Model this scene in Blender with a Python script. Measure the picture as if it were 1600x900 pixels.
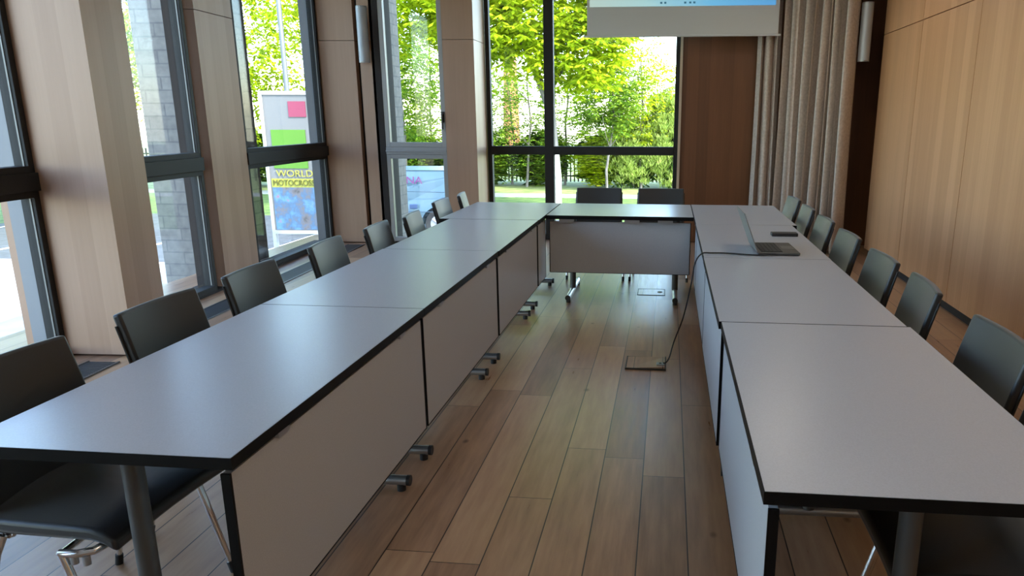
import bpy, bmesh, math, random
from math import sin, cos, pi, radians
from mathutils import Vector, Matrix
random.seed(7)
scn = bpy.context.scene
for o in list(bpy.data.objects): bpy.data.objects.remove(o)
COL = scn.collection

# ---------------------------------------------------------------- camera
cd = bpy.data.cameras.new('camera'); cam = bpy.data.objects.new('camera', cd); COL.objects.link(cam)
YAW, PIT, ROL, H = .1014, .2564, .0022, 1.49
f_ = Vector((-sin(YAW)*cos(PIT), cos(YAW)*cos(PIT), -sin(PIT)))
r_ = Vector((cos(YAW), sin(YAW), 0)); u_ = r_.cross(f_)
r2 = r_*cos(ROL)+u_*sin(ROL); u2 = -r_*sin(ROL)+u_*cos(ROL)
M = Matrix((r2, u2, -f_)).transposed().to_4x4(); M.translation = (0, 0, H)
cam.matrix_world = M
cd.sensor_fit = 'HORIZONTAL'; cd.sensor_width = 36; cd.lens = 1182.4/1600*36
cd.shift_x = (800-921.2)/1600; cd.shift_y = (494.7-450)/1600
cd.clip_start = .05; cd.clip_end = 500
scn.camera = cam
scn.view_settings.view_transform = 'Standard'; scn.view_settings.look = 'None'
scn.view_settings.gamma = 1; scn.view_settings.use_curve_mapping = False
scn.view_settings.exposure = 1.7

# ---------------------------------------------------------------- sky and sun
w = bpy.data.worlds.new('sky'); scn.world = w; w.use_nodes = True
nt = w.node_tree; bg = nt.nodes['Background']
sky = nt.nodes.new('ShaderNodeTexSky'); sky.sky_type = 'NISHITA'; sky.sun_disc = False
sky.sun_elevation = radians(46); sky.sun_rotation = radians(125); sky.altitude = 100
sky.dust_density = 1.0; sky.air_density = 1.0
nt.links.new(sky.outputs[0], bg.inputs[0]); bg.inputs[1].default_value = .62
sl = bpy.data.lights.new('sun', 'SUN'); so = bpy.data.objects.new('sun', sl); COL.objects.link(so)
sl.energy = 2.7; sl.angle = radians(.6); sl.color = (1, .95, .85)
so.rotation_euler = Vector((-.62, .42, -.78)).to_track_quat('-Z', 'Y').to_euler()

FILL_W = 2.3                                                      # watts of each added ceiling fill lamp
# ---------------------------------------------------------------- materials
def mat(name, col, rough=.5, metal=0, spec=.5, emit=None, es=1):
    m = bpy.data.materials.new(name); m.use_nodes = True
    b = m.node_tree.nodes['Principled BSDF']
    b.inputs['Base Color'].default_value = (*col, 1); b.inputs['Roughness'].default_value = rough
    b.inputs['Metallic'].default_value = metal; b.inputs['Specular IOR Level'].default_value = spec
    if emit: b.inputs['Emission Color'].default_value = (*emit, 1); b.inputs['Emission Strength'].default_value = es
    return m
class NB:
    def __init__(s, m): s.t = m.node_tree; s.b = s.t.nodes['Principled BSDF']
    def n(s, t, **k):
        x = s.t.nodes.new(t)
        for a, v in k.items(): setattr(x, a, v)
        return x
    def l(s, a, b): s.t.links.new(a, b)
    def math(s, op, a, b=None):
        x = s.n('ShaderNodeMath', operation=op)
        for i, v in enumerate((a, b)):
            if v is None: continue
            if isinstance(v, (int, float)): x.inputs[i].default_value = v
            else: s.l(v, x.inputs[i])
        return x.outputs[0]
    def ramp(s, fac, stops):
        r = s.n('ShaderNodeValToRGB'); s.l(fac, r.inputs[0]); e = r.color_ramp.elements
        while len(e) < len(stops): e.new(.5)
        for q, (p, c) in zip(e, stops): q.position = p; q.color = (*c, 1)
        return r.outputs[0]
    def noise(s, vec, scale, detail=4, rough=.5):
        x = s.n('ShaderNodeTexNoise'); x.inputs['Scale'].default_value = scale; x.inputs['Detail'].default_value = detail
        x.inputs['Roughness'].default_value = rough
        s.l(vec, x.inputs['Vector']); return x.outputs[0]
    def mapping(s, scale):
        tc = s.n('ShaderNodeTexCoord'); mp = s.n('ShaderNodeMapping'); mp.inputs['Scale'].default_value = scale
        s.l(tc.outputs['Object'], mp.inputs[0]); return mp.outputs[0]
    def mix(s, fac, a, b, blend='MIX'):
        x = s.n('ShaderNodeMix', data_type='RGBA', blend_type=blend)
        for i, v in ((0, fac), (6, a), (7, b)):
            if isinstance(v, (int, float)): x.inputs[i].default_value = v
            elif isinstance(v, tuple): x.inputs[i].default_value = (*v, 1)
            else: s.l(v, x.inputs[i])
        return x.outputs[2]

def wood_wall(name, c0, c1, rough=.42):
    m = mat(name, c0, rough); k = NB(m)
    tc = k.n('ShaderNodeTexCoord'); sp = k.n('ShaderNodeSeparateXYZ'); k.l(tc.outputs['Object'], sp.inputs[0])
    a = k.math('ADD', sp.outputs[0], sp.outputs[1])  # boards run vertically
    sid = k.math('FLOOR', k.math('MULTIPLY', a, 7.3))           # veneer leaves
    wn = k.n('ShaderNodeTexWhiteNoise', noise_dimensions='1D'); k.l(sid, wn.inputs['W'])
    g = k.noise(k.mapping((30, 30, 1.1)), 1.6, 6, .6)
    h = k.noise(k.mapping((3, 3, .25)), 1.2, 3)
    v = k.math('ADD', k.math('MULTIPLY', g, .30), k.math('ADD', k.math('MULTIPLY', h, .45), k.math('MULTIPLY', wn.outputs[0], .26)))
    k.l(k.ramp(v, [(.22, c1), (.78, c0)]), k.b.inputs['Base Color'])
    return m
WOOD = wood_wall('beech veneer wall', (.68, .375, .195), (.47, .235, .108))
WOOD_COOL = wood_wall('beech veneer in cool light', (.47, .295, .195), (.35, .20, .125))  # same beech as the wall, cool window light put into a greyer colour
WOOD_SHADE = wood_wall('shaded veneer', (.20, .078, .030), (.085, .030, .011))  # same veneer, shade of back wall and niche put into its colour
SHADOWGAP = mat('dark joint', (.02, .013, .01), .8)
def floor_mat():
    m = mat('oak plank floor', (.3, .2, .13), .4); k = NB(m)
    tc = k.n('ShaderNodeTexCoord'); sp = k.n('ShaderNodeSeparateXYZ'); k.l(tc.outputs['Object'], sp.inputs[0])
    px = k.math('DIVIDE', k.math('SUBTRACT', sp.outputs[0], .106), .1785)
    idx = k.math('FLOOR', px); fx = k.math('SUBTRACT', px, idx)
    wn = k.n('ShaderNodeTexWhiteNoise', noise_dimensions='1D'); k.l(idx, wn.inputs['W'])
    py = k.math('DIVIDE', k.math('ADD', sp.outputs[1], k.math('MULTIPLY', wn.outputs[0], 1.9)), 1.65)
    idy = k.math('FLOOR', py); fy = k.math('SUBTRACT', py, idy)
    cv = k.n('ShaderNodeCombineXYZ'); k.l(idx, cv.inputs[0]); k.l(idy, cv.inputs[1])
    w2 = k.n('ShaderNodeTexWhiteNoise', noise_dimensions='2D'); k.l(cv.outputs[0], w2.inputs['Vector'])
    # grain, shifted per plank
    gv = k.n('ShaderNodeCombineXYZ')
    k.l(k.math('MULTIPLY', sp.outputs[0], 14), gv.inputs[0])
    k.l(k.math('ADD', k.math('MULTIPLY', sp.outputs[1], 1.3), k.math('MULTIPLY', w2.outputs[0], 37)), gv.inputs[1])
    g = k.noise(gv.outputs[0], 2.2, 6, .62)
    big = k.noise(gv.outputs[0], .55, 3)
    kn = k.n('ShaderNodeTexVoronoi'); kn.inputs['Scale'].default_value = 2.3
    kv = k.n('ShaderNodeCombineXYZ'); k.l(k.math('MULTIPLY', sp.outputs[0], 1.6), kv.inputs[0]); k.l(sp.outputs[1], kv.inputs[1]); k.l(kv.outputs[0], kn.inputs['Vector'])
    v = k.math('ADD', k.math('MULTIPLY', g, .5), k.math('ADD', k.math('MULTIPLY', w2.outputs[0], .32), k.math('MULTIPLY', big, .25)))
    base = k.ramp(v, [(.28, (.19, .10, .056)), (.55, (.37, .208, .118)), (.85, (.52, .335, .19))])
    knot = k.ramp(kn.outputs['Distance'], [(.02, (.35, .28, .24)), (.07, (1, 1, 1))])
    base = k.mix(1.0, base, knot, 'MULTIPLY')
    e = k.math('MINIMUM', fx, k.math('SUBTRACT', 1, fx))
    s1 = k.math('LESS_THAN', e, .013)
    e2 = k.math('MINIMUM', fy, k.math('SUBTRACT', 1, fy))
    s2 = k.math('LESS_THAN', e2, .0011)
    sm = k.math('MAXIMUM', s1, s2)
    k.l(k.mix(sm, base, (.03, .018, .012)), k.b.inputs['Base Color'])
    rr = k.math('ADD', .22, k.math('MULTIPLY', g, .18)); k.l(rr, k.b.inputs['Roughness'])
    bp = k.n('ShaderNodeBump'); bp.inputs['Strength'].default_value = .35; bp.inputs['Distance'].default_value = .004
    hh = k.math('ADD', k.math('MULTIPLY', k.math('SUBTRACT', 1, sm), 1.0), k.math('MULTIPLY', k.noise(k.mapping((6, 1.2, 1)), 2.5, 2), .06))
    k.l(hh, bp.inputs['Height']); k.l(bp.outputs[0], k.b.inputs['Normal'])
    return m
FLOOR = floor_mat()
def speck(name, col, rough, amt=.06, scale=260, spec=.5):
    m = mat(name, col, rough, spec=spec); k = NB(m)
    g = k.noise(k.mapping((1, 1, 1)), scale, 2)
    lo = tuple(c*(1-amt) for c in col); hi = tuple(min(1, c*(1+amt)) for c in col)
    k.l(k.ramp(g, [(.3, lo), (.7, hi)]), k.b.inputs['Base Color']); return m
LAM = speck('light grey laminate', (.45, .47, .51), .30, spec=.9)
PANEL = speck('grey modesty panel laminate', (.46, .455, .45), .5)
EDGE = mat('black edge band', (.004, .004, .004), .5, spec=.15)
POST = mat('dark grey painted post', (.09, .09, .088), .4, .3)
STEEL = mat('satin aluminium tube', (.48, .49, .50), .32, .9)
CHROME = mat('chrome tube', (.75, .75, .76), .12, 1)
DARKST = mat('dark steel frame', (.10, .10, .10), .4, .6)
PLAST = mat('black plastic', (.015, .015, .016), .5)
def leather():
    m = mat('black leather', (.014, .0145, .015), .42, spec=.6); k = NB(m)
    bp = k.n('ShaderNodeBump'); bp.inputs['Strength'].default_value = .12; bp.inputs['Distance'].default_value = .002
    k.l(k.noise(k.mapping((1, 1, 1)), 320, 3), bp.inputs['Height']); k.l(bp.outputs[0], k.b.inputs['Normal'])
    k.b.inputs['Sheen Weight'].default_value = .32; k.b.inputs['Sheen Roughness'].default_value = .4
    k.b.inputs['Sheen Tint'].default_value = (1, 1, 1, 1)
    return m
LEATH = leather()
PIPE = mat('black piping', (.008, .008, .008), .6)
FRAME = mat('dark bronze aluminium window frame', (.020, .019, .018), .6, 0, .3)
SASH = mat('grey aluminium sash', (.30, .29, .285), .45, .3)
REVEAL = mat('grey outer reveal', (.22, .225, .235), .5)
GASK = mat('light gasket strip', (.22, .22, .21), .5, .3)
WHITE = speck('white painted ceiling', (.78, .77, .75), .85, .02, 60)
WALLW = speck('off white painted wall', (.62, .58, .53), .8, .02, 60)
def glass():
    m = bpy.data.materials.new('window glass'); m.use_nodes = True; t = m.node_tree; t.nodes.clear()
    o = t.nodes.new('ShaderNodeOutputMaterial'); mx = t.nodes.new('ShaderNodeMixShader'); tr = t.nodes.new('ShaderNodeBsdfTransparent')
    gl = t.nodes.new('ShaderNodeBsdfGlossy'); lw = t.nodes.new('ShaderNodeLayerWeight'); lw.inputs[0].default_value = .5
    pw = t.nodes.new('ShaderNodeMath'); pw.operation = 'POWER'; pw.inputs[1].default_value = 4.5; t.links.new(lw.outputs['Facing'], pw.inputs[0])
    fr = t.nodes.new('ShaderNodeMath'); fr.operation = 'MULTIPLY_ADD'; fr.inputs[1].default_value = .5; fr.inputs[2].default_value = .02; t.links.new(pw.outputs[0], fr.inputs[0])
    gl.inputs['Roughness'].default_value = .02; tr.inputs[0].default_value = (.93, .95, .94, 1)
    t.links.new(fr.outputs[0], mx.inputs[0]); t.links.new(tr.outputs[0], mx.inputs[1]); t.links.new(gl.outputs[0], mx.inputs[2]); t.links.new(mx.outputs[0], o.inputs[0])
    return m
GLASS = glass()
def brick():
    m = mat('pale grey brick', (.5, .5, .48), .85); k = NB(m)
    tc = k.n('ShaderNodeTexCoord'); sp = k.n('ShaderNodeSeparateXYZ'); k.l(tc.outputs['Object'], sp.inputs[0])
    cv = k.n('ShaderNodeCombineXYZ'); k.l(k.math('ADD', sp.outputs[0], sp.outputs[1]), cv.inputs[0]); k.l(sp.outputs[2], cv.inputs[1])
    b = k.n('ShaderNodeTexBrick'); k.l(cv.outputs[0], b.inputs['Vector'])
    b.inputs['Scale'].default_value = 1; b.inputs['Brick Width'].default_value = .36; b.inputs['Row Height'].default_value = .125
    b.inputs['Mortar Size'].default_value = .008; b.inputs['Color1'].default_value = (.20, .185, .165, 1)
    b.inputs['Color2'].default_value = (.14, .13, .118, 1); b.inputs['Mortar'].default_value = (.09, .09, .088, 1)
    g = k.noise(k.mapping((1, 1, 1)), 14, 5)
    k.l(k.mix(.35, b.outputs[0], k.ramp(g, [(.3, (.09, .085, .08)), (.7, (.25, .23, .205))])), k.b.inputs['Base Color'])
    return m
BRICK = brick()
def two(name, a, b, scale, rough=.8, sc=(1, 1, 1)):
    m = mat(name, a, rough); k = NB(m); k.l(k.ramp(k.noise(k.mapping(sc), scale, 5), [(.35, a), (.65, b)]), k.b.inputs['Base Color']); return m
CURT = two('beige curtain cloth', (.47, .385, .32), (.58, .49, .42), 40, .85)
GRASS = two('grass', (.06, .12, .02), (.15, .22, .04), 3, .9)
PAVE = two('pale paving', (.34, .335, .31), (.44, .43, .40), 2, .8)
ASPH = two('asphalt', (.06, .065, .07), (.10, .105, .115), 5, .8)
BARK = two('grey bark', (.10, .09, .08), (.22, .20, .18), 9, .9, (1, 1, .3))
BARKL = two('sunlit bark', (.50, .47, .43), (.68, .66, .62), 9, .9, (1, 1, .3))  # sunlight on the lower chestnut trunk put into a paler bark colour
SOIL = two('soil', (.07, .05, .035), (.13, .10, .06), 6, .95)
def leafmat(name, a, b, tr=.5):
    m = bpy.data.materials.new(name); m.use_nodes = True; t = m.node_tree; t.nodes.clear()
    o = t.nodes.new('ShaderNodeOutputMaterial'); mx = t.nodes.new('ShaderNodeMixShader'); mx.inputs[0].default_value = tr
    d = t.nodes.new('ShaderNodeBsdfDiffuse'); tl = t.nodes.new('ShaderNodeBsdfTranslucent')
    g = t.nodes.new('ShaderNodeNewGeometry'); r = t.nodes.new('ShaderNodeValToRGB')
    r.color_ramp.elements[0].color = (*a, 1); r.color_ramp.elements[1].color = (*b, 1)
    t.links.new(g.outputs['Random Per Island'], r.inputs[0])
    for x in (d, tl): t.links.new(r.outputs[0], x.inputs[0])
    t.links.new(d.outputs[0], mx.inputs[1]); t.links.new(tl.outputs[0], mx.inputs[2]); t.links.new(mx.outputs[0], o.inputs[0])
    return m
LEAFY = leafmat('yellow green chestnut leaves', (.20, .33, .012), (.68, .74, .03), .5)
LEAFG = leafmat('mid green leaves', (.06, .16, .02), (.32, .46, .04), .4)
LEAFS = leafmat('feathery pale green leaves', (.24, .36, .06), (.52, .60, .18), .4)
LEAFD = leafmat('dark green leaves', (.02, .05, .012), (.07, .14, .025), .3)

# ---------------------------------------------------------------- mesh helpers
class MB:
    def __init__(s): s.v = []; s.f = []; s.m = []
    def add(s, vs, fs, mi=0):
        o = len(s.v); s.v += [tuple(p) for p in vs]; s.f += [tuple(i+o for i in q) for q in fs]; s.m += [mi]*len(fs); return s
    def box(s, x0, x1, y0, y1, z0, z1, mi=0):
        return s.add([(x0,y0,z0),(x1,y0,z0),(x1,y1,z0),(x0,y1,z0),(x0,y0,z1),(x1,y0,z1),(x1,y1,z1),(x0,y1,z1)],
                     [(0,3,2,1),(4,5,6,7),(0,1,5,4),(1,2,6,5),(2,3,7,6),(3,0,4,7)], mi)
    def tube(s, pts, r, n=12, mi=0, cap=True):
        pts = [Vector(p) for p in pts]; N = len(pts)
        rs = r if isinstance(r, (list, tuple)) else [r]*N
        vs = []; fs = []; up = None
        for i, p in enumerate(pts):
            t = (pts[min(i+1, N-1)]-pts[max(i-1, 0)]).normalized()
            if up is None:
                up = Vector((0, 0, 1)) if abs(t.z) < .9 else Vector((1, 0, 0))
            a = t.cross(up)
            if a.length < 1e-5: a = t.orthogonal()
            a.normalize(); b = a.cross(t).normalized(); up = b
            for k in range(n):
                q = 2*pi*k/n; vs.append(p+(a*cos(q)+b*sin(q))*rs[i])
        for i in range(N-1):
            for k in range(n):
                k2 = (k+1) % n; fs.append((i*n+k, i*n+k2, (i+1)*n+k2, (i+1)*n+k))
        if cap: fs.append(tuple(range(n))[::-1]); fs.append(tuple((N-1)*n+k for k in range(n)))
        return s.add(vs, fs, mi)
    def cyl(s, c, r, h, n=20, mi=0, axis='z'):
        c = Vector(c); d = {'x': Vector((h,0,0)), 'y': Vector((0,h,0)), 'z': Vector((0,0,h))}[axis]
        return s.tube([c, c+d], r, n, mi)
    def prism(s, poly, z0, z1, mi=0):
        n = len(poly); vs = [(x, y, z0) for x, y in poly]+[(x, y, z1) for x, y in poly]
        return s.add(vs, [tuple(range(n))[::-1], tuple(range(n, 2*n))]+[(i, (i+1) % n, (i+1) % n+n, i+n) for i in range(n)], mi)
    def build(s, name, mats, parent=None, smooth=False, bevel=0, seg=2, loc=None, rot=None, subs=0):
        me = bpy.data.meshes.new(name); me.from_pydata(s.v, [], s.f)
        for m in (mats if isinstance(mats, (list, tuple)) else [mats]): me.materials.append(m)
        for p, mi in zip(me.polygons, s.m): p.material_index = mi; p.use_smooth = smooth
        me.update(); bm = bmesh.new(); bm.from_mesh(me); bmesh.ops.recalc_face_normals(bm, faces=bm.faces); bm.to_mesh(me); bm.free()
        if smooth: me.set_sharp_from_angle(angle=radians(42))
        o = bpy.data.objects.new(name, me); COL.objects.link(o)
        if parent: o.parent = parent
        if loc is not None: o.location = loc
        if rot is not None: o.rotation_euler = (0, 0, rot)
        if bevel:
            b = o.modifiers.new('bevel', 'BEVEL'); b.width = bevel; b.segments = seg; b.limit_method = 'ANGLE'; b.harden_normals = False
        if subs:
            q = o.modifiers.new('subd', 'SUBSURF'); q.levels = subs; q.render_levels = subs
        return o
def struct(o, label=None):
    o['kind'] = 'structure'
    if label: o['label'] = label
    return o
def tag(o, label, cat, group=None, kind=None):
    o['label'] = label; o['category'] = cat
    if group: o['group'] = group
    if kind: o['kind'] = kind
    return o
def empty(name, loc, rz=0):
    o = bpy.data.objects.new(name, None); COL.objects.link(o); o.location = loc; o.rotation_euler = (0, 0, rz); o.empty_display_size = .1; return o
def copy_tree(o, parent=None):
    c = o.copy(); COL.objects.link(c)
    if parent: c.parent = parent
    for ch in [x for x in o.children]: copy_tree(ch, c)
    return c
def text(s, name, size, m, parent, loc, rot, ext=.002, sx=1):
    cu = bpy.data.curves.new(name, 'FONT'); cu.body = s; cu.size = size; cu.extrude = ext; cu.align_x = 'CENTER'; cu.align_y = 'CENTER'
    t = bpy.data.objects.new(name, cu); COL.objects.link(t)
    dg = bpy.context.evaluated_depsgraph_get(); me = bpy.data.meshes.new_from_object(t.evaluated_get(dg)); bpy.data.objects.remove(t)
    me.materials.clear(); me.materials.append(m)
    o = bpy.data.objects.new(name, me); COL.objects.link(o); o.parent = parent; o.location = loc; o.rotation_euler = rot; o.scale = (sx, 1, 1); return o

# ================================================================ SETTING
ZC = 3.3                                                          # ceiling height
b = MB().box(-4.6, 2.9, -2.6, 9.5, -.12, 0); struct(b.build('floor', FLOOR))
b = MB().box(-4.6, 3.1, -2.7, 9.7, ZC, ZC+.35); struct(b.build('ceiling', WHITE))
b = MB().box(-4.6, 3.1, -2.75, -2.6, -.12, ZC); struct(b.build('wall_rear', WALLW))

# right wall: veneered boards with open joints over a dark backing
b = MB(); b.box(2.26, 3.0, -2.6, 8.70, 0, ZC, 1)
ys = [-2.6, -.62, .74, 2.09, 3.44, 4.79, 6.14, 7.49, 8.78]
for a, c in zip(ys[:-1], ys[1:]):
    for z0, z1 in ((.075, 2.345), (2.353, ZC)): b.box(2.235, 2.262, a+.005, c-.005, z0, z1)
struct(b.build('wall_right', [WOOD, SHADOWGAP]))
b = MB().box(2.62, 3.0, 8.70, 9.4, 0, ZC); struct(b.build('wall_niche', WOOD_SHADE))

# back wall
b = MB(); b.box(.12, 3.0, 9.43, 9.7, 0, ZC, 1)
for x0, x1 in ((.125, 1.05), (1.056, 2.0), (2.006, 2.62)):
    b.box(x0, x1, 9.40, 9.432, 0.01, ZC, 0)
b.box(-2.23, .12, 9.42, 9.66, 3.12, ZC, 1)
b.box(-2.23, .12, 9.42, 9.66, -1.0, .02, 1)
struct(b.build('wall_back', [WOOD_SHADE, SHADOWGAP]))
JZ = mat('light oak trim', (.55, .42, .30), .5)
struct(MB().box(.105, .135, 9.385, 9.42, 0, 3.12).build('trim_1', JZ))

def win(mb, x0, x1, z0, z1, y0, y1, fw, mi=0):
    mb.box(x0, x0+fw, y0, y1, z0, z1, mi); mb.box(x1-fw, x1, y0, y1, z0, z1, mi)
    mb.box(x0+fw, x1-fw, y0, y1, z0, z0+fw, mi); mb.box(x0+fw, x1-fw, y0, y1, z1-fw, z1, mi)
# big back window
b = MB(); win(b, -2.225, .105, .02, 3.12, 9.41, 9.50, .05)
b.box(-1.515, -1.40, 9.40, 9.50, .07, 3.07); b.box(-2.175, .055, 9.402, 9.50, 1.055, 1.155)
w1 = struct(b.build('window_1', FRAME, bevel=.004))
MB().box(-2.18, .06, 9.455, 9.461, .06, 3.08).build('pane', GLASS, w1)
# the short return (x=-2.23) between the back window and the corner pier
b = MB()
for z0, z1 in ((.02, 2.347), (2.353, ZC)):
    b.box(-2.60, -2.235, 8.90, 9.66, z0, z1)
struct(b.build('wall_pier', WOOD_COOL))
# front-facing corner window
b = MB(); win(b, -3.34, -2.60, 1.155, 3.12, 8.905, 8.975, .055); win(b, -3.34, -2.60, .03, 1.07, 8.905, 8.975, .05)
b.box(-3.34, -2.60, 8.90, 8.99, 1.07, 1.155)
b.box(-3.34, -2.60, 8.885, 8.905, 1.098, 1.118)
w2 = struct(b.build('window_2', SASH, bevel=.004))
MB().box(-3.31, -2.63, 8.94, 8.946, .06, 3.1).build('pane', GLASS, w2)
hb = MB().box(-2.640, -2.615, 8.885, 8.906, 1.44, 1.56); hb.tube([(-2.628, 8.872, 1.53), (-2.628, 8.87, 1.36)], .009)
hb.tube([(-2.628, 8.90, 1.53), (-2.628, 8.868, 1.53)], .009)
hb.build('window_handle', PLAST, w2, smooth=True)
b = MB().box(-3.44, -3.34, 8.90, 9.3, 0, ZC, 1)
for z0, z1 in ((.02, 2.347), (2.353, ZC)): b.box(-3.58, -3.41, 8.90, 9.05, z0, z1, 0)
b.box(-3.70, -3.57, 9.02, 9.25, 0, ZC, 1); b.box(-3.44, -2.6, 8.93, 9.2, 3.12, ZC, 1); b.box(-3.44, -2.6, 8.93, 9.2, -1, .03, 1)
struct(b.build('wall_corner', [WOOD_COOL, SHADOWGAP]))

# left glazed wall, set out along its own slightly skewed line
LO = (-3.80, 4.30, 0); LR = .0523
def lbuild(b, name, m, **k): return b.build(name, m, loc=LO, rot=LR, **k)
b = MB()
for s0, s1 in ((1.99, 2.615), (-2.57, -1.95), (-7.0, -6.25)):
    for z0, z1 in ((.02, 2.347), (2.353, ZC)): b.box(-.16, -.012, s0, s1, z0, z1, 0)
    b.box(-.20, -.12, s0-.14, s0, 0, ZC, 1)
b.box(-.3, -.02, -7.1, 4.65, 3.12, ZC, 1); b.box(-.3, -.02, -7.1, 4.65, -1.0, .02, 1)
struct(lbuild(b, 'wall_left', [WOOD_COOL, SHADOWGAP]))
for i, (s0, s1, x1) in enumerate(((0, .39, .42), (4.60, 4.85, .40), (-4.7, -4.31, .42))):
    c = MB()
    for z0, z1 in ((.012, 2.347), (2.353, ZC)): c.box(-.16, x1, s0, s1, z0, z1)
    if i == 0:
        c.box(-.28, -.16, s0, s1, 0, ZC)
    struct(lbuild(c, 'wall_column_%d' % (i+1), WOOD_COOL))
k = 3
for s0, s1 in ((.40, 1.85), (2.62, 4.595), (-1.95, 0), (-4.3, -2.72), (-6.25, -4.72)):
    c = MB()
    def lw(z0, z1, fw=.045):
        c.box(-.11, -.02, s0, s0+fw, z0, z1); c.box(-.11, -.02, s1-fw, s1, z0, z1)
        c.box(-.11, -.02, s0, s1, z0, z0+fw); c.box(-.11, -.02, s0, s1, z1-fw, z1)
    lw(.02, 1.06); lw(1.16, 3.12); c.box(-.12, -.002, s0, s1, 1.055, 1.165)
    wo = struct(lbuild(c, 'window_%d' % k, FRAME, bevel=.003))
    MB().box(-.075, -.069, s0+.02, s1-.02, .05, 3.1).build('pane', GLASS, wo)
    for z0, z1 in ((.07, 1.05), (1.17, 3.07)):
        MB().box(-.052, -.042, s1-.050, s1-.044, z0, z1).build('gasket_strip', GASK, wo)
    r = MB()
    if s1 in (0, 4.595): r.box(-.21, -.11, s1-.03, s1, .0, 3.12); r.box(-.21, -.11, s0, s0+.03, .0, 3.12); r.box(-.25, -.11, s0, s1, -.06, .0)
    r.build('outer_reveal', REVEAL, wo); k += 1
# convector grille in the floor, interrupted at the columns
for s0, s1 in ((-4.2, -.12), (.50, 4.45)):
    g = MB(); g.box(.20, .40, s0, s1, -.002, .003, 0)
    n = int((s1-s0)/.02)
    for i in range(n): g.box(.21, .39, s0+i*.02, s0+i*.02+.007, .003, .007, 1)
    g.box(.195, .207, s0, s1, .0, .009, 1); g.box(.393, .405, s0, s1, .0, .009, 1)
    o = lbuild(g, 'floor_grille', [EDGE, DARKST])
    tag(o, 'long dark floor convector grille along the left windows, ' + ('beside the nearest windows' if s0 < 0 else 'beyond the first wooden column'), 'floor grille', 'convector grilles')

# ================================================================ OUTSIDE
GZ = -1.0
b = MB().box(-80, 60, 9.9, 24.5, GZ-.3, GZ-.01); b.box(-80, -4.6, -20, 9.9, GZ-.3, GZ-.012)
struct(b.build('ground_lawn', GRASS))
struct(MB().box(-13, -4.4, -14, 12.2, GZ-.2, GZ+.004).build('ground_paving', PAVE))
struct(MB().box(-16, -2.6, 12.2, 19, GZ-.2, GZ).build('ground_parking', ASPH))
mk = MB()
for i in range(5): mk.box(-15.5+i*2.6, -15.4+i*2.6, 12.4, 17.2, GZ, GZ+.006)
mk.box(-16, -3, 12.25, 12.37, GZ, GZ+.006)
struct(mk.build('ground_marking', mat('white road paint', (.75, .75, .75), .7)))
struct(MB().box(-60, 60, 25.6, 80, GZ-.3, GZ+.02).build('ground_verge', two('dry grass verge', (.16, .21, .05), (.30, .33, .12), 2)))
struct(MB().box(-60, 60, 24.5, 25.6, GZ-.3, GZ+.01).build('ground_path', PAVE))
for (x0, x1, y0, y1, lb) in ((-5.25, -4.36, 7.35, 7.86, 'square pale grey brick pier outside, behind the first wooden column'),
                             (-4.25, -3.49, 9.40, 10.0, 'pale grey brick pier outside the narrow corner window')):
    p = MB().box(x0, x1, y0, y1, GZ, 3.29); o = p.build('brick_pier', BRICK, bevel=.01)
    tag(o, lb, 'brick pier')

def leaves(mb, centre, rad, n, ll, lw_, palm=5, droop=.5, shell=.45, rnd=random, flat=0):
    cx, cy, cz = centre; rx, ry, rz = rad
    for _ in range(n):
        while True:
            p = Vector((rnd.uniform(-1, 1), rnd.uniform(-1, 1), rnd.uniform(-1, 1)))
            if shell < p.length < 1: break
        # clumps make the crown ragged
        c = Vector((cx+p.x*rx, cy+p.y*ry, cz+p.z*rz))
        a0 = rnd.uniform(0, 2*pi)
        for j in range(palm):
            a = a0+j*(2*pi*.75/palm) + rnd.uniform(-.15, .15); l = ll*rnd.uniform(.7, 1.15)
            d = Vector((cos(a), sin(a), -droop*rnd.uniform(.4, 1.5))).normalized()
            sd = d.cross(Vector((rnd.uniform(-.5, .5), rnd.uniform(-.5, .5), 1))).normalized()*lw_*.5
            m1 = c+d*l*.6
            mb.add([c, m1+sd, c+d*l, m1-sd], [(0, 1, 2, 3)])
def clump_crown(mb, centre, rad, nclump, per, ll, lw_, crad=.6, **k):
    cx, cy, cz = centre
    for _ in range(nclump):
        while True:
            p = Vector((random.uniform(-1, 1), random.uniform(-1, 1), random.uniform(-1, 1)))
            if .35 < p.length < 1: break
        q = (cx+p.x*rad[0], cy+p.y*rad[1], cz+p.z*rad[2])
        r = crad*random.uniform(.6, 1.2); leaves(mb, q, (r, r, r*.6), per, ll, lw_, shell=.2, **k)

# chestnut
t = empty('chestnut_tree', (-3.03, 20.6, GZ))
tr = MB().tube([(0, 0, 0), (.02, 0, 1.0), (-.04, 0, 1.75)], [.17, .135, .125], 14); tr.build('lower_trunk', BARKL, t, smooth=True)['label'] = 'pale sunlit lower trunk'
tr = MB().tube([(-.04, 0, 1.75), (-.12, .02, 2.7), (-.05, 0, 4), (0, 0, 6.5)], [.125, .12, .10, .05], 12)
tr.tube([(-.1, 0, 2.6), (-.45, -.1, 3.6), (-.9, -.2, 4.6), (-1.9, 0, 6)], [.1, .1, .07, .03], 10)
tr.tube([(-.05, 0, 3.4), (.6, .2, 4.3), (1.4, .3, 5.4)], [.07, .05, .03], 8)
tr.build('upper_trunk', BARK, t, smooth=True)
c = MB()
clump_crown(c, (-.9, 0, 6.5), (3.6, 2.4, 3.0), 300, 14, .26, .085, .75)
clump_crown(c, (-2.1, 0, 5.0), (2.2, 1.8, 1.0), 110, 14, .26, .085, .6)
clump_crown(c, (.75, -.3, 4.4), (1.25, 1.1, 1.35), 90, 14, .26, .085, .5)
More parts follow.
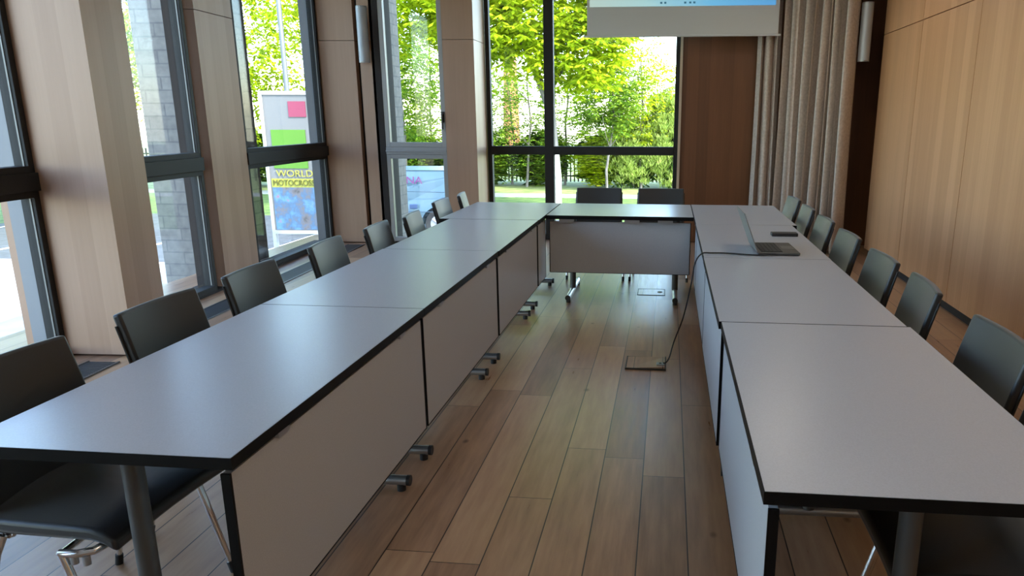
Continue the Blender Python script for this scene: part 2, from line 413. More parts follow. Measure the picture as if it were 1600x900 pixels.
c.build('crown', LEAFY, t); tag(t, 'tall chestnut tree with big yellow green leaves and pale trunk behind the back window', 'tree')

def small_tree(x, y, h, rad, lm, ncl, label, cz=None, ll=.14, lw_=.05, crad=.4, group='trees outside the windows', stem=.05, n=11, bark=BARK):
    t = empty('leafy_tree', (x, y, GZ)); s = MB(); z = 0; px = 0
    pts = [(0, 0, 0)]
    for i in range(1, 7): px += random.uniform(-.12, .12); pts.append((px, random.uniform(-.1, .1), h*i/6))
    s.tube(pts, [stem*(1-.11*i) for i in range(7)], 8)
    for i in range(6):
        b0 = Vector(pts[2+i % 4]); a = random.uniform(0, 2*pi)
        s.tube([b0, b0+Vector((cos(a)*.5, sin(a)*.5, .5))*rad[0]*.6, b0+Vector((cos(a)*.9, sin(a)*.9, 1.2))*rad[0]*.7], [stem*.4, stem*.25, stem*.1], 6)
    s.build('trunk', bark, t, smooth=True)
    c = MB(); clump_crown(c, (0, 0, cz if cz else h*.72), rad, ncl, n, ll, lw_, crad, palm=3)
    c.build('crown', lm, t); return tag(t, label, 'tree', group)
small_tree(-6.7, 27.5, 5.2, (1.5, .9, 2.2), LEAFG, 113, 'slim open tree showing sky through its twigs, left half of the back window', 2.9)
small_tree(-5.2, 28.0, 4.6, (1.3, .9, 1.9), LEAFG, 98, 'thin green sapling just left of the chestnut trunk', 2.4)
small_tree(-2.1, 26.5, 4.6, (1.25, .9, 1.5), LEAFG, 188, 'mid green bushy tree just right of the chestnut trunk', 3.3, .18, .07)
small_tree(-.95, 27.8, 5.4, (1.3, .9, 1.9), LEAFY, 172, 'yellow green tree below the projection screen, right of the chestnut', 3.3, .18, .06)
small_tree(-9.6, 26.0, 6.2, (2.3, 1.2, 2.6), LEAFG, 271, 'leafy tree filling the narrow corner window', 3.4, .18, .07)
small_tree(-8.4, 21.0, 7.5, (2.4, 1.6, 1.9), LEAFY, 271, 'bright yellow green tree top in the narrow corner window', 5.6, .24, .08, .6)
small_tree(-15.2, 25.0, 8.0, (3.4, 2, 3.4), LEAFY, 468, 'bright yellow green tree behind the parking, seen through the middle left window', 4.9, .26, .09, .7)
small_tree(-21.0, 25.0, 8.0, (3.6, 2, 3.4), LEAFG, 419, 'broad green tree beyond the parking, left of the bright one', 4.6, .26, .1, .7)
small_tree(-15.5, 15.5, 7.5, (2.6, 2.4, 3.0), LEAFY, 419, 'bright green tree beside the brick pier, seen past the first wooden column', 4.0, .22, .08, .6)
small_tree(-19.5, 9.0, 8.0, (3.2, 3.2, 3.2), LEAFD, 369, 'dark green tree outside the nearest left window', 4.4, .26, .1, .7)

small_tree(-5.95, 29.0, 5.0, (1.5, .7, 2.3), LEAFG, 130, 'dark leafed understorey tree behind the slim open tree', 2.3, .14, .06)
small_tree(-3.9, 29.0, 4.6, (1.1, .7, 2.0), LEAFG, 116, 'green understorey tree straight behind the chestnut trunk', 2.6, .14, .06)
small_tree(-2.2, 29.2, 4.4, (1.4, .7, 1.8), LEAFG, 130, 'twiggy green tree between the chestnut and the feathery shrubs', 2.6, .14, .06)
small_tree(-10.8, 28.5, 6.5, (2.2, .9, 3.0), LEAFG, 188, 'tall green tree behind the van, at the left of the corner window', 3.2, .16, .07)
small_tree(-9.0, 29.0, 6.5, (1.8, .9, 2.6), LEAFY, 130, 'yellow green understorey tree behind the van', 3.2, .17, .07)
small_tree(-8.3, 24.0, 6.0, (1.2, .9, 2.4), LEAFG, 90, 'slender green tree at the right side of the corner window', 3.4, .17, .07)
def shrub(x, y, rad, lm, n, label, ll=.16, lw_=.045, up=0, crad=.3):
    t = empty('hedge_shrub', (x, y, GZ)); s = MB()
    for i in range(7):
        a = random.uniform(0, 2*pi); s.tube([(0, 0, 0), (cos(a)*rad[0]*.3, sin(a)*rad[1]*.3, rad[2]*.8), (cos(a)*rad[0]*.5, sin(a)*rad[1]*.5, rad[2]*1.5)], [.03, .02, .008], 6)
    s.build('stems', BARK, t, smooth=True)
    c = MB(); clump_crown(c, (0, 0, rad[2]), rad, int(n*2.2), 16, ll, lw_, crad, palm=3, droop=up)
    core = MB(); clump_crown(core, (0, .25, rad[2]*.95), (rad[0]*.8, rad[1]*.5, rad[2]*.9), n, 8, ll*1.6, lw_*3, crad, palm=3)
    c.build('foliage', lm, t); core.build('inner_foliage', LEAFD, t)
    return tag(t, label, 'shrub', 'shrubs along the fence')
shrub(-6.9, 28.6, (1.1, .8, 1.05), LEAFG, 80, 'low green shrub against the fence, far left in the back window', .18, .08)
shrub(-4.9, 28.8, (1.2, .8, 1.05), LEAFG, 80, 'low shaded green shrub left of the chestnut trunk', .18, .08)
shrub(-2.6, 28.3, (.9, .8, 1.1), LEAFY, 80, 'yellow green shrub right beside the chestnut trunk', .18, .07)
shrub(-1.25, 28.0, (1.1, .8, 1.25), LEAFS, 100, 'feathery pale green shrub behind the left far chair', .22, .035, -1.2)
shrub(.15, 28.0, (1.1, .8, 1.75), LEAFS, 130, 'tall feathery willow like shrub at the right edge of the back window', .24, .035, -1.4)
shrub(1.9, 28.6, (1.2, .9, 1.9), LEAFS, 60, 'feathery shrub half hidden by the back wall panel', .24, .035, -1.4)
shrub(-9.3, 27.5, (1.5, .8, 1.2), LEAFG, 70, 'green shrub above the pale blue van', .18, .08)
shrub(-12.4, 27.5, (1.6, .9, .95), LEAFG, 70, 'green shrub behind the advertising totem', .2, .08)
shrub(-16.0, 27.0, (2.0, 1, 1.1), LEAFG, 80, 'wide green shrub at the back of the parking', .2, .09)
# fence
fn = empty('picket_fence', (0, 30.2, GZ)); c = MB(); x = -22.
while x < 6: c.box(x, x+.05, -.02, .02, .05, 1.25); x += .155
c.build('pickets', PLAST, fn); c = MB(); c.box(-22, 6, .02, .05, .25, .3); c.box(-22, 6, .02, .05, 1.0, 1.05); c.build('rails', PLAST, fn)
tag(fn, 'dark picket fence running behind the shrubs', 'fence')
# distant buildings
def house(x, y, wx, h, m, label, brick_=None):
    t = empty('distant_building', (x, y, GZ)); c = MB().box(-wx/2, wx/2, 0, 9, 0, h); c.build('walls', m, t)
    r = MB().box(-wx/2-.4, wx/2+.4, -.4, 9.4, h, h+.4); r.build('roof', WHITE, t)
    for zz in range(int(h//3)):
        for i in range(int(wx//2)):
            MB().box(-wx/2+.5+i*2, -wx/2+1.5+i*2, -.06, .05, 1+zz*3, 2.5+zz*3).build('window', REVEAL, t)
    tag(t, label, 'building')
tw = empty('brick_chimney', (-13.9, 68, GZ)); c = MB(); c.tube([(0, 0, 0), (0, 0, 8.2)], [.75, .55], 20); c.build('stack', mat('orange brick', (.40, .15, .06), .8), tw, smooth=True)
c = MB(); c.tube([(0, 0, 8.2), (0, 0, 8.6)], .65, 20); c.build('collar', WHITE, tw, smooth=True); tag(tw, 'orange brick chimney glimpsed between the twigs left of the chestnut', 'chimney')
house(5.0, 75, 9, 5.5, mat('pale render', (.62, .64, .66), .8), 'pale building far behind at the right of the back window')

# van
vn = empty('panel_van', (-5.74, 16.44, GZ))
BODY = mat('pale blue van paint', (.085, .15, .20), .3, .1, .5); NAVY = mat('dark tyre rubber', (.02, .02, .02), .7)
prof = [(-1.92, .32), (-1.95, .62), (-1.82, .82), (-1.15, .95), (-.78, 1.33), (-.45, 1.42), (1.36, 1.43), (1.50, 1.36), (1.60, .85), (1.63, .34)]
def arch(cx, r=.40, n=8): return [(cx+r*cos(a), .28+r*sin(a)) for a in [pi*i/n for i in range(n+1)]]
poly = prof + [(1.40, .24)] + arch(.95)[0:] + [(.5, .24), (-.8, .24)] + arch(-1.22) + [(-1.64, .24)]
c = MB(); n = len(poly)
vs = []
for yy, sh in ((-.82, 0), (-.86, 0), (.86, 0), (.82, 0)):
    for (px_, pz) in poly:
        tumble = .10*max(0, (pz-.85)/.6)
        y_ = (yy+tumble) if yy < 0 else (yy-tumble); vs.append((px_, y_, pz))
fs = [tuple(range(n)), tuple(range(3*n, 4*n))[::-1]]
for r in range(3):
    for i in range(n): fs.append((r*n+i, (r+1)*n+i, (r+1)*n+(i+1) % n, r*n+(i+1) % n))
c.add(vs, fs); c.build('body', BODY, vn, bevel=.03, seg=3)
c = MB()
for zz in (.56, .98): c.tube([(-1.5, -.868, zz), (.2, -.872, zz+.015), (1.55, -.865, zz)], .008, 6)
c.tube([(-.02, -.866, .3), (-.02, -.86, 1.0), (-.01, -.80, 1.36)], .006, 6)
c.build('side_creases', mat('dark body seam', (.04, .07, .10), .4), vn)
MB().add([(-1.05, -.878, .98), (-.45, -.878, .98), (-.45, -.80, 1.33), (-.72, -.80, 1.33)], [(0, 1, 2, 3)]).build('side_window', PLAST, vn)
MB().box(.33, .50, -.885, -.85, .63, .73).build('fuel_flap', mat('navy plastic', (.03, .06, .14), .4), vn, bevel=.015)
for wx in (.95, -1.22):
    for sy in (-.83, .63):
        wh = MB().cyl((wx, sy, .31), .31, .20, 28, axis='y').build('wheel', NAVY, vn, smooth=True, bevel=.02)
        h_ = MB(); yy = sy-.012 if sy < 0 else sy+.2; h_.cyl((wx, yy, .31), .19, .012, 24, axis='y')
        for q in range(5):
            a = q*2*pi/5; h_.tube([(wx, yy-.006, .31), (wx+cos(a)*.18, yy-.006, .31+sin(a)*.18)], .022, 6)
        h_.build('hubcap', mat('silver hubcap', (.35, .36, .38), .4, .5), wh)
text('ONA', 'lettering', .215, mat('purple lettering', (.10, .015, .10), .5), vn, (.34, -.815, 1.215), (radians(90-9.5), 0, 0), .004, 1.15)
vn['label'] = 'pale blue panel van with ONA in purple letters parked outside the narrow corner window'; vn['category'] = 'van'

# lamp post in the parking
o = MB().tube([(0, 0, 0), (0, 0, 7)], [.07, .05], 12); o = o.build('lamp_post', mat('grey galvanised post', (.16, .17, .18), .5, .5), smooth=True, loc=(-8.9, 17.6, GZ)); tag(o, 'slim grey post outside, behind the advertising totem', 'post')
# advertising totem
ad = empty('advertising_totem', (-6.08, 12.0, GZ), .06)
FR = mat('white aluminium totem frame', (.40, .42, .42), .4)
c = MB(); c.box(-.44, -.39, -.05, .05, 0, 2.9); c.box(.39, .44, -.05, .05, 0, 2.9); c.box(-.39, .39, -.05, .05, .62, .68); c.box(-.39, .39, -.05, .05, 2.84, 2.9); c.build('frame', FR, ad)
GR = mat('green sign sheet', (.08, .22, .01), .5); YE = mat('yellow lettering', (.34, .33, .04), .5)
def poster():
    m = mat('blue grey poster print', (.2, .3, .4), .4); k = NB(m); v = k.mapping((1, 1, 1))
    x = k.noise(v, 5, 5, .6); x = k.ramp(x, [(.3, (.02, .025, .03)), (.42, (.12, .11, .12)), (.52, (.05, .11, .20)), (.62, (.08, .20, .34)), (.72, (.26, .09, .12))])
    k.l(x, k.b.inputs['Base Color']); return m
MB().box(-.39, .39, -.03, .0, .68, 2.84).build('backing_sheet', mat('grey poster ground', (.17, .17, .165), .5), ad)
MB().box(.02, .30, -.045, -.03, 2.50, 2.74).build('pink_sheet', mat('pink sheet', (.25, .03, .07), .5), ad)
MB().box(-.30, .26, -.045, -.03, 1.69, 2.3).build('green_sheet', GR, ad)
MB().box(-.36, .38, -.045, -.03, .69, 1.385).build('picture_sheet', poster(), ad)
MB().box(-.37, .38, -.04, -.03, 1.385, 1.525).build('yellow_band', YE, ad)
text('WORLD', 'lettering', .15, YE, ad, (.03, -.05, 1.605), (radians(90), 0, 0), .004, 1.1)
text('MOTOCROSS', 'lettering', .135, mat('dark olive lettering', (.10, .10, .01), .5), ad, (.0, -.05, 1.455), (radians(90), 0, 0), .004, .85)
tag(ad, 'advertising totem with green sheet and yellow WORLD lettering over a blue poster', 'sign')

# ================================================================ FURNITURE
ZT = .74
def table(name_label, x0, x1, y0, y1, side, feet, posts=True, panel=None):
    """side: which edge carries the modesty panel: 'R' (+x), 'L' (-x), 'F' (-y)"""
    t = empty('conference_table', ((x0+x1)/2, (y0+y1)/2, 0)); cx, cy = t.location.x, t.location.y
    a, b2, c0, c1 = x0-cx, x1-cx, y0-cy, y1-cy; e = .0012
    m = MB(); th = .030
    m.box(a+e, b2-e, c0+e, c1-e, ZT-th, ZT-.0008, 1); m.box(a+e+.002, b2-e-.002, c0+e+.002, c1-e-.002, ZT-.0008, ZT, 0)
    m.build('tabletop', [LAM, EDGE], t)
    if side in 'LR':
        px = (b2-.035, b2-.015) if side == 'R' else (a+.015, a+.035)
        p0, p1 = panel if panel else (c0+.012, c1-.012)
        pn = MB().box(px[0], px[1], p0, p1, .225, ZT-.045, 0)
        o = pn.build('modesty_panel', PANEL, t)
        ed = MB(); q = .0015
        for yy in (p0, p1): ed.box(px[0]-q, px[1]+q, yy-.004, yy+.004, .225, ZT-.045)
        ed.box(px[0]-q, px[1]+q, p0, p1, .222, .226)
        ed.build('edge_band', EDGE, o)
        hx = (px[0]+px[1])/2
        for yy in (c0+.25, c1-.25): MB().box(hx-.02, hx+.02, yy-.03, yy+.03, ZT-.047, ZT-th).build('panel_bracket', STEEL, t)
        rl = MB(); cxm = (a+b2)/2
        rl.box(cxm-.02, cxm+.02, c0+.16, c1-.16, ZT-.07, ZT-th); rl.build('rail', DARKST, t)
        for fy in feet:
            y_ = fy-cy
            pp = MB().tube([(cxm, y_, .055), (cxm, y_, ZT-.05)], .026, 20); pp.box(cxm-.20, cxm+.20, y_-.03, y_+.03, ZT-.05, ZT-th); pp.build('leg', POST, t, smooth=True)
            l0, l1 = a+.06, b2-.06
            ft = MB().tube([(l0, y_, .045), (l1, y_, .045)], .021, 18).build('foot', STEEL, t, smooth=True)
            for xx, sg in ((l0, -1), (l1, 1)):
                g = MB().tube([(xx-.004*sg, y_, .045), (xx+.01*sg, y_, .045)], .0225, 18); g.cyl((xx-.03*sg, y_, 0), .018, .03, 14); g.build('end_cap', PLAST, ft, smooth=True)
    else:
        p0, p1 = panel
        o = MB().box(p0, p1, c0+.055, c0+.075, .27, ZT-.055).build('modesty_panel', PANEL, t)
        ed = MB(); ed.box(p0-.004, p0+.002, c0+.054, c0+.076, .27, ZT-.055); ed.box(p1-.002, p1+.004, c0+.054, c0+.076, .27, ZT-.055); ed.box(p0, p1, c0+.054, c0+.076, .266, .27); ed.build('edge_band', EDGE, o)
        for xx in (p0+.14, (p0+p1)/2+.1, p1-.2): MB().box(xx-.06, xx+.06, c0+.03, c0+.07, ZT-.06, ZT-th-.0005).build('panel_bracket', STEEL, t)
        cym = (c0+c1)/2
        MB().box(a+.16, b2-.16, cym-.02, cym+.02, ZT-.07, ZT-th).build('rail', DARKST, t)
        for fx in feet:
            x_ = fx-cx
            pp = MB().tube([(x_, cym, .055), (x_, cym, ZT-.05)], .026, 20); pp.box(x_-.03, x_+.03, cym-.2, cym+.2, ZT-.05, ZT-th); pp.build('leg', POST, t, smooth=True)
            l0, l1 = c0+.09, c1-.06
            ft = MB().tube([(x_, l0, .045), (x_, l1, .045)], .021, 18).build('foot', STEEL, t, smooth=True)
            for yy, sg in ((l0, -1), (l1, 1)):
                g = MB().tube([(x_, yy-.004*sg, .045), (x_, yy+.01*sg, .045)], .0225, 18); g.cyl((x_, yy-.03*sg, 0), .018, .03, 14); g.build('end_cap', PLAST, ft, smooth=True)
    return tag(t, name_label, 'table', 'conference tables set in a U')
LX0, LX1 = -1.670, -.970
table('light grey table at the near end of the left row', LX0, LX1, 1.490, 2.900, 'R', (1.62, 2.755))
table('second light grey table of the left row counting from the camera', LX0, LX1, 2.900, 4.290, 'R', (3.05, 4.14))
table('third light grey table of the left row, just before the far corner table', LX0+.005, LX1+.003, 4.290, 5.680, 'R', (4.44, 5.53))
table('grey table at the far left corner of the U', -1.745, -.965, 5.688, 6.885, 'R', (5.84, 6.74), panel=(-.59, -.22))
table('grey table across the far end of the U, in front of the back window', -.960, .210, 5.985, 6.885, 'F', (-.80, .085), panel=(-.565, .565))
RX0, RX1 = .212, .912
table('light grey table at the near end of the right row', RX0+.004, RX1+.004, 1.458, 2.825, 'L', (1.60, 2.68))
table('second table of the right row from the camera, bare, before the laptop', RX0-.004, RX1-.006, 2.828, 4.215, 'L', (2.98, 4.06))
table('third table of the right row, carrying the laptop', RX0-.002, RX1-.004, 4.215, 5.60, 'L', (4.36, 5.45))
table('table at the far right corner of the U, behind the laptop', RX0, RX1+.03, 5.60, 6.90, 'L', (5.75, 6.75), panel=(-.63, -.30))

# chairs ------------------------------------------------------------
BUF = mat('clear buffer', (.35, .35, .36), .3)
def make_chair():
    t = empty('conference_chair', (0, 0, 0))
    # seat: padded, front edge rolled
    W, n = .250, 8
    def slab(fn, nu, nv, th):
        m = MB(); vs = []; fs = []
        for side in (0, 1):
            for j in range(nv+1):
                for i in range(nu+1):
                    p, nrm = fn(i/nu, j/nv); vs.append(p + nrm*(th/2 if side == 0 else -th/2))
        S = (nu+1)*(nv+1); I = lambda s, i, j: s*S+j*(nu+1)+i
        for j in range(nv):
            for i in range(nu):
                fs.append((I(0,i,j), I(0,i+1,j), I(0,i+1,j+1), I(0,i,j+1))); fs.append((I(1,i,j), I(1,i,j+1), I(1,i+1,j+1), I(1,i+1,j)))
        for i in range(nu):
            fs.append((I(0,i,0), I(1,i,0), I(1,i+1,0), I(0,i+1,0))); fs.append((I(0,i,nv), I(0,i+1,nv), I(1,i+1,nv), I(1,i,nv)))
        for j in range(nv):
            fs.append((I(0,0,j), I(0,0,j+1), I(1,0,j+1), I(1,0,j))); fs.append((I(0,nu,j), I(1,nu,j), I(1,nu,j+1), I(0,nu,j+1)))
        m.add(vs, fs); return m
    def seat(u, v):
        x = (u-.5)*2*W*(1-.05*(1-v)); y = -.205+.44*v
        z = .437+.010*cos((u-.5)*pi) - (.028*((v-.82)/.18)**2 if v > .82 else 0) + (.02*((.2-v)/.2)**2 if v < .2 else 0)
        return Vector((x, y, z)), Vector((0, 0, 1))
    slab(seat, 8, 12, .038).build('seat', LEATH, t, smooth=True, bevel=.012, seg=3)
    def back(u, v):
        x = (u-.5)*2*.224*(1-.015*v*v); z = .445+.385*v
        y = -.175-.075*v-.018*v*v - .018*cos((u-.5)*pi)+.012
        return Vector((x, y, z)), Vector((.10*(.5-u)*2, .97, .2)).normalized()
    slab(back, 10, 12, .030).build('backrest', LEATH, t, smooth=True, bevel=.009, seg=3)
    for u in (-.004, 1.004):
        MB().tube([back(u, v/10)[0]-back(u, v/10)[1]*.012 for v in range(10)], .005, 6).build('piping', PIPE, t, smooth=True)
    pn = MB().box(-.215, .215, -.17, .19, .400, .411); pn.build('seat_pan', POST, t, bevel=.004)
    MB().tube([(-.258, .085, .388), (-.20, .085, .392), (.20, .085, .392), (.258, .085, .388)], .009, 8).build('cross_tube', CHROME, t, smooth=True)
    MB().tube([(-.21, -.12, .392), (.21, -.12, .392)], .009, 8).build('cross_tube', CHROME, t, smooth=True)
    for sx in (-1, 1):
        MB().tube([(sx*.20, -.11, .392), (sx*.20, -.17, .41), (sx*.20, -.20, .55)], .009, 8).build('back_support', CHROME, t, smooth=True)
        MB().tube([(sx*.262, .080, .388), (sx*.262, .13, .390), (sx*.250, .17, .396), (sx*.20, .19, .402)], .011, 10).build('side_rail', CHROME, t, smooth=True)
        for yy in (.115, .150): MB().cyl((sx*.257, yy, .358), .010, .026, 12).build('stacking_buffer', BUF, t, smooth=True)
        for P in ([(sx*.262, .082, .392), (sx*.264, .100, .34), (sx*.268, .185, .018)], [(sx*.215, -.13, .396), (sx*.230, -.15, .34), (sx*.255, -.225, .018)]):
            lg = MB().tube(P, [.011, .0115, .009], 10).build('leg', CHROME, t, smooth=True)
            e = Vector(P[2]); d = (e-Vector(P[1])).normalized()
            MB().tube([e-d*.022, e+d*.0185], .0125, 10).build('foot_cap', PLAST, lg, smooth=True)
    return t
proto = make_chair(); first = True
def chair(x, y, rz, label, group):
    global first
    o = proto if first else copy_tree(proto); first = False
    o.location = (x, y, 0); o.rotation_euler = (0, 0, rz); tag(o, label, 'chair', group)
ordn = ['nearest', 'second', 'third', 'fourth', 'fifth', 'sixth', 'seventh', 'eighth']
extraL = ['cut by the picture edge', 'before the wooden column', 'before the second window',
          'near the middle of the row', 'beside the floor grille', 'near the corner window', 'before the van window', 'beside the far corner pier']
yl = [1.87, 2.57, 3.22, 4.00, 4.69, 5.27, 6.18, 6.77]; rl = [-.03, 0, .02, .06, .06, .10, .02, .16]
xl = [-1.625, -1.63, -1.63, -1.625, -1.60, -1.56, -1.625, -1.60]
for i in range(8):
    chair(xl[i], yl[i], -pi/2+rl[i], '%s black leather chair along the left tables, %s' % (ordn[i], extraL[i]), 'chairs along the left tables')
yr = [1.88, 2.47, 3.25, 3.87, 4.62, 5.33, 6.02, 6.70]; rr_ = [0, 0, -.08, .02, .03, .02, .0, .05]
extraR = ['one chrome leg showing', 'cut by picture edge', 'beside a table joint', 'before the wood wall',
          'level with the laptop', 'past the black phone', 'before the curtain', 'before curtain folds']
for i in range(8):
    chair(.835 if i else .80, yr[i], pi/2+rr_[i], '%s sheened black leather chair along the right tables, %s' % (ordn[i], extraR[i]), 'chairs along the right tables')
chair(-.665, 7.20, pi, 'black leather chair at the far table, left one of the pair before the back window', 'chairs behind the far table')
chair(-.065, 7.20, pi-.01, 'black leather chair at the far table, right one of the pair before the back window', 'chairs behind the far table')

# laptop ------------------------------------------------------------
lp = empty('laptop', (.520, 4.305, ZT), radians(0))
ALU = mat('dark grey aluminium laptop shell', (.10, .10, .10), .4, .6); LIDM = mat('silver laptop lid', (.24, .24, .235), .45, .4)
KEY = mat('black keyboard', (.01, .01, .01), .6)
lp.rotation_euler = (0, 0, radians(1.5))
b = MB().box(0, .235, 0, .37, .004, .018); b.build('base', ALU, lp, bevel=.004)
kb = MB().box(.02, .14, .02, .35, .0182, .0195, 0)
kb.build('keyboard', KEY, lp)
kk = MB()
for i in range(5):
    for j in range(14): kk.box(.024+i*.0225, .042+i*.0225, .024+j*.0230, .0435+j*.0230, .0195, .0212)
kk.build('keys', mat('key caps', (.02, .02, .02), .45), lp)
MB().box(.155, .225, .13, .24, .0182, .019).build('touchpad', mat('touchpad', (.13, .13, .13), .35), lp)
ln = Vector((-.085, 0, .22))
ld = MB(); ld.add([(0, 0, .016), (0, .37, .016), ln+Vector((0, .37, .016)), ln+Vector((0, 0, .016)), (-.006, 0, .014), (-.006, .37, .014), ln+Vector((-.006, .37, .014)), ln+Vector((-.006, 0, .014))],
       [(0,1,2,3), (7,6,5,4), (0,3,7,4), (1,5,6,2), (3,2,6,7), (0,4,5,1)])
ld.build('lid', LIDM, lp, bevel=.0015)
sc = MB(); e_ = .012; q = ln.normalized()
sc.add([Vector((.0006, e_, .016))+q*.012, Vector((.0006, .37-e_, .016))+q*.012, Vector((.0006, .37-e_, .016))+q*.225, Vector((.0006, e_, .016))+q*.225], [(0,1,2,3)])
sc.build('screen', mat('dark laptop screen', (.02, .02, .025), .15), lp)
ft = MB()
for x_, y_ in ((.02, .03), (.02, .34), (.21, .03), (.21, .34)): ft.cyl((x_, y_, 0), .008, .005, 10)
ft.build('rubber_feet', PLAST, lp)
tag(lp, 'open grey laptop standing on the third table of the right row', 'laptop')
ph = MB().box(-.085, .085, -.038, .038, 0, .022).build('smartphone_case', PLAST, bevel=.005, seg=3, loc=(.775, 5.085, ZT+.0005), rot=.02)
tag(ph, 'flat black phone case lying on the table edge behind the laptop', 'phone')

# cable -------------------------------------------------------------
def smooth_path(P, n=10):
    out = []; P = [Vector(p) for p in P]
    for i in range(len(P)-1):
        p0, p1, p2, p3 = P[max(i-1, 0)], P[i], P[i+1], P[min(i+2, len(P)-1)]
        for k in range(n):
            t = k/n; out.append(.5*((2*p1)+(p2-p0)*t+(2*p0-5*p1+4*p2-p3)*t*t+(3*p1-p0-3*p2+p3)*t**3))
    return out+[P[-1]]
cb = MB().tube(smooth_path([(.60, 4.293, ZT+.012), (.55, 4.288, ZT+.006), (.46, 4.30, ZT+.005), (.36, 4.33, ZT+.006), (.26, 4.33, ZT+.006), (.205, 4.32, ZT+.002), (.168, 4.30, ZT-.05), (.150, 4.32, .56),
                           (.115, 4.42, .34), (.065, 4.50, .16), (.040, 4.50, .06), (.020, 4.482, .030), (.002, 4.474, .0275)]), .0042, 8)
tag(cb.build('power_cable', PLAST, smooth=True), 'black cable running from the laptop over the table edge down to the floor socket', 'cable')
# floor boxes -------------------------------------------------------
fb = empty('floor_box', (-.105, 4.53, 0)); T = .006
TRIMM = mat('dark metal trim', (.05, .045, .04), .5, .5)
c = MB(); c.box(-.125, .125, -.125, -.118, 0, .012); c.box(-.125, -.118, -.118, .125, 0, .010); c.box(.118, .125, -.118, .125, 0, .012); c.box(-.118, .118, .118, .125, 0, .008); c.build('frame', TRIMM, fb)
lid = MB(); lid.add([(-.117, -.117, .004), (.117, -.117, .012), (.117, .117, .008), (-.117, .117, .004), (-.117, -.117, .008), (.117, -.117, .022), (.117, .117, .012), (-.117, .117, .008)],
                    [(0,3,2,1), (4,5,6,7), (0,1,5,4), (1,2,6,5), (2,3,7,6), (3,0,4,7)]); o = lid.build('lid', FLOOR, fb)
c = MB().box(.066, .116, -.082, -.034, .018, .026); c.build('cable_outlet', mat('grey metal outlet', (.30, .33, .33), .4, .6), fb, bevel=.003)
MB().cyl((.09, -.058, .026), .008, .002, 12).build('outlet_hole', EDGE, fb)
tag(fb, 'raised floor socket lid with metal rim where the black cable ends', 'floor box', 'floor sockets')
fb2 = empty('floor_box', (-.118, 6.56, 0))
c = MB(); c.box(-.122, .122, -.122, -.114, 0, .004); c.box(-.122, .122, .114, .122, 0, .004); c.box(-.122, -.114, -.114, .114, 0, .004); c.box(.114, .122, -.114, .114, 0, .004); c.build('frame', TRIMM, fb2)
MB().box(-.113, .113, -.113, .113, .0, .003).build('lid', FLOOR, fb2)
MB().cyl((.075, 0, .003), .022, .003, 20).build('cable_outlet', TRIMM, fb2)
tag(fb2, 'closed flush floor socket lid under the far table', 'floor box', 'floor sockets')

# wall lamps --------------------------------------------------------
LAMPM = mat('brushed aluminium lamp shell', (.42, .44, .46), .5, .4)
RIM = mat('bright lamp rim', (.7, .7, .7), .25, .8)
def wall_lamp(x, y, z0, z1, r, rz, label):
    t = empty('wall_lamp', (x, y, z0), rz); n = 14
    m = MB(); vs = []; hgt = z1-z0
    ring = [(r*cos(pi+pi*i/n), r*1.0*sin(pi+pi*i/n)) for i in range(n+1)]
    inner = [(p[0]*.93, p[1]*.93) for p in ring][::-1]
    m.prism(ring+inner, 0, hgt); m.build('shell', LAMPM, t, smooth=True)
    
    for za, zb in ((.004, .010), (hgt-.01, hgt-.004)): MB().prism(ring, za, zb).build('end_ring', RIM, t)
    d = MB(); d.box(-.03, .03, 0, .05, hgt*.25, hgt*.75); d.build('wall_bracket', PLAST, t)
    return tag(t, label, 'wall lamp', 'half round wall lamps')
wall_lamp(-3.505, 8.85, 2.10, 2.71, .062, radians(8), 'slim half round aluminium wall lamp on the left, by the corner window')
wall_lamp(2.035, 8.74, 2.078, 2.668, .060, radians(-8), 'slim half round aluminium wall lamp on the right, between curtain and wood wall')

# curtain -----------------------------------------------------------
def curtain(path, folds, amp, label, z0=.03, z1=3.2, seed=1):
    rnd = random.Random(seed); P = [Vector((*p, 0)) for p in path]; L = [0]
    for a, b_ in zip(P, P[1:]): L.append(L[-1]+(b_-a).length)
    n = folds*14; m = MB(); vs = []; fs = []; rows = 7
    wid = [rnd.uniform(.6, 1.4) for _ in range(folds)]; am = [rnd.uniform(.6, 1.25) for _ in range(folds)]
    tot = sum(wid); cum = [0]
    for x_ in wid: cum.append(cum[-1]+x_/tot)
    for r in range(rows):
        fz = r/(rows-1); z = z0+(z1-z0)*fz
        for i in range(n+1):
            s = i/n; k = min(folds-1, i//14); ph = (i-k*14)/14; s = cum[k]+(cum[k+1]-cum[k])*ph
            d = s*L[-1]; j = max(q for q in range(len(L)-1) if L[q] <= d+1e-9)
            tt = (d-L[j])/(L[j+1]-L[j]); c = P[j].lerp(P[j+1], tt); dr = (P[j+1]-P[j]).normalized(); nn = Vector((dr.y, -dr.x, 0))
            w_ = abs(sin(pi*ph))**1.5*2-1; A = amp*am[k]*(1-.12*fz)
            off = nn*A*w_*.5 + dr*A*.10*sin(2*pi*ph)*(-1 if k % 2 else 1) + dr*.012*sin(fz*3+k)
            p = c+off; vs.append((p.x, p.y, z))
    for r in range(rows-1):
        for i in range(n): a = r*(n+1)+i; fs.append((a, a+1, a+n+2, a+n+1))
    m.add(vs, fs); o = m.build('curtain', CURT, smooth=True)
    md = o.modifiers.new('thick', 'SOLIDIFY'); md.thickness = .003
    return tag(o, label, 'curtain', 'beige curtains in the far right corner')
curtain([(.965, 9.24), (1.24, 9.22)], 3, .13, 'pale beige curtain partly behind the projection screen, hanging in wide folds', seed=3)
curtain([(1.30, 9.20), (1.42, 9.02), (1.92, 8.68)], 10, .20, 'long beige curtain gathered in tight folds in the right corner', seed=5)
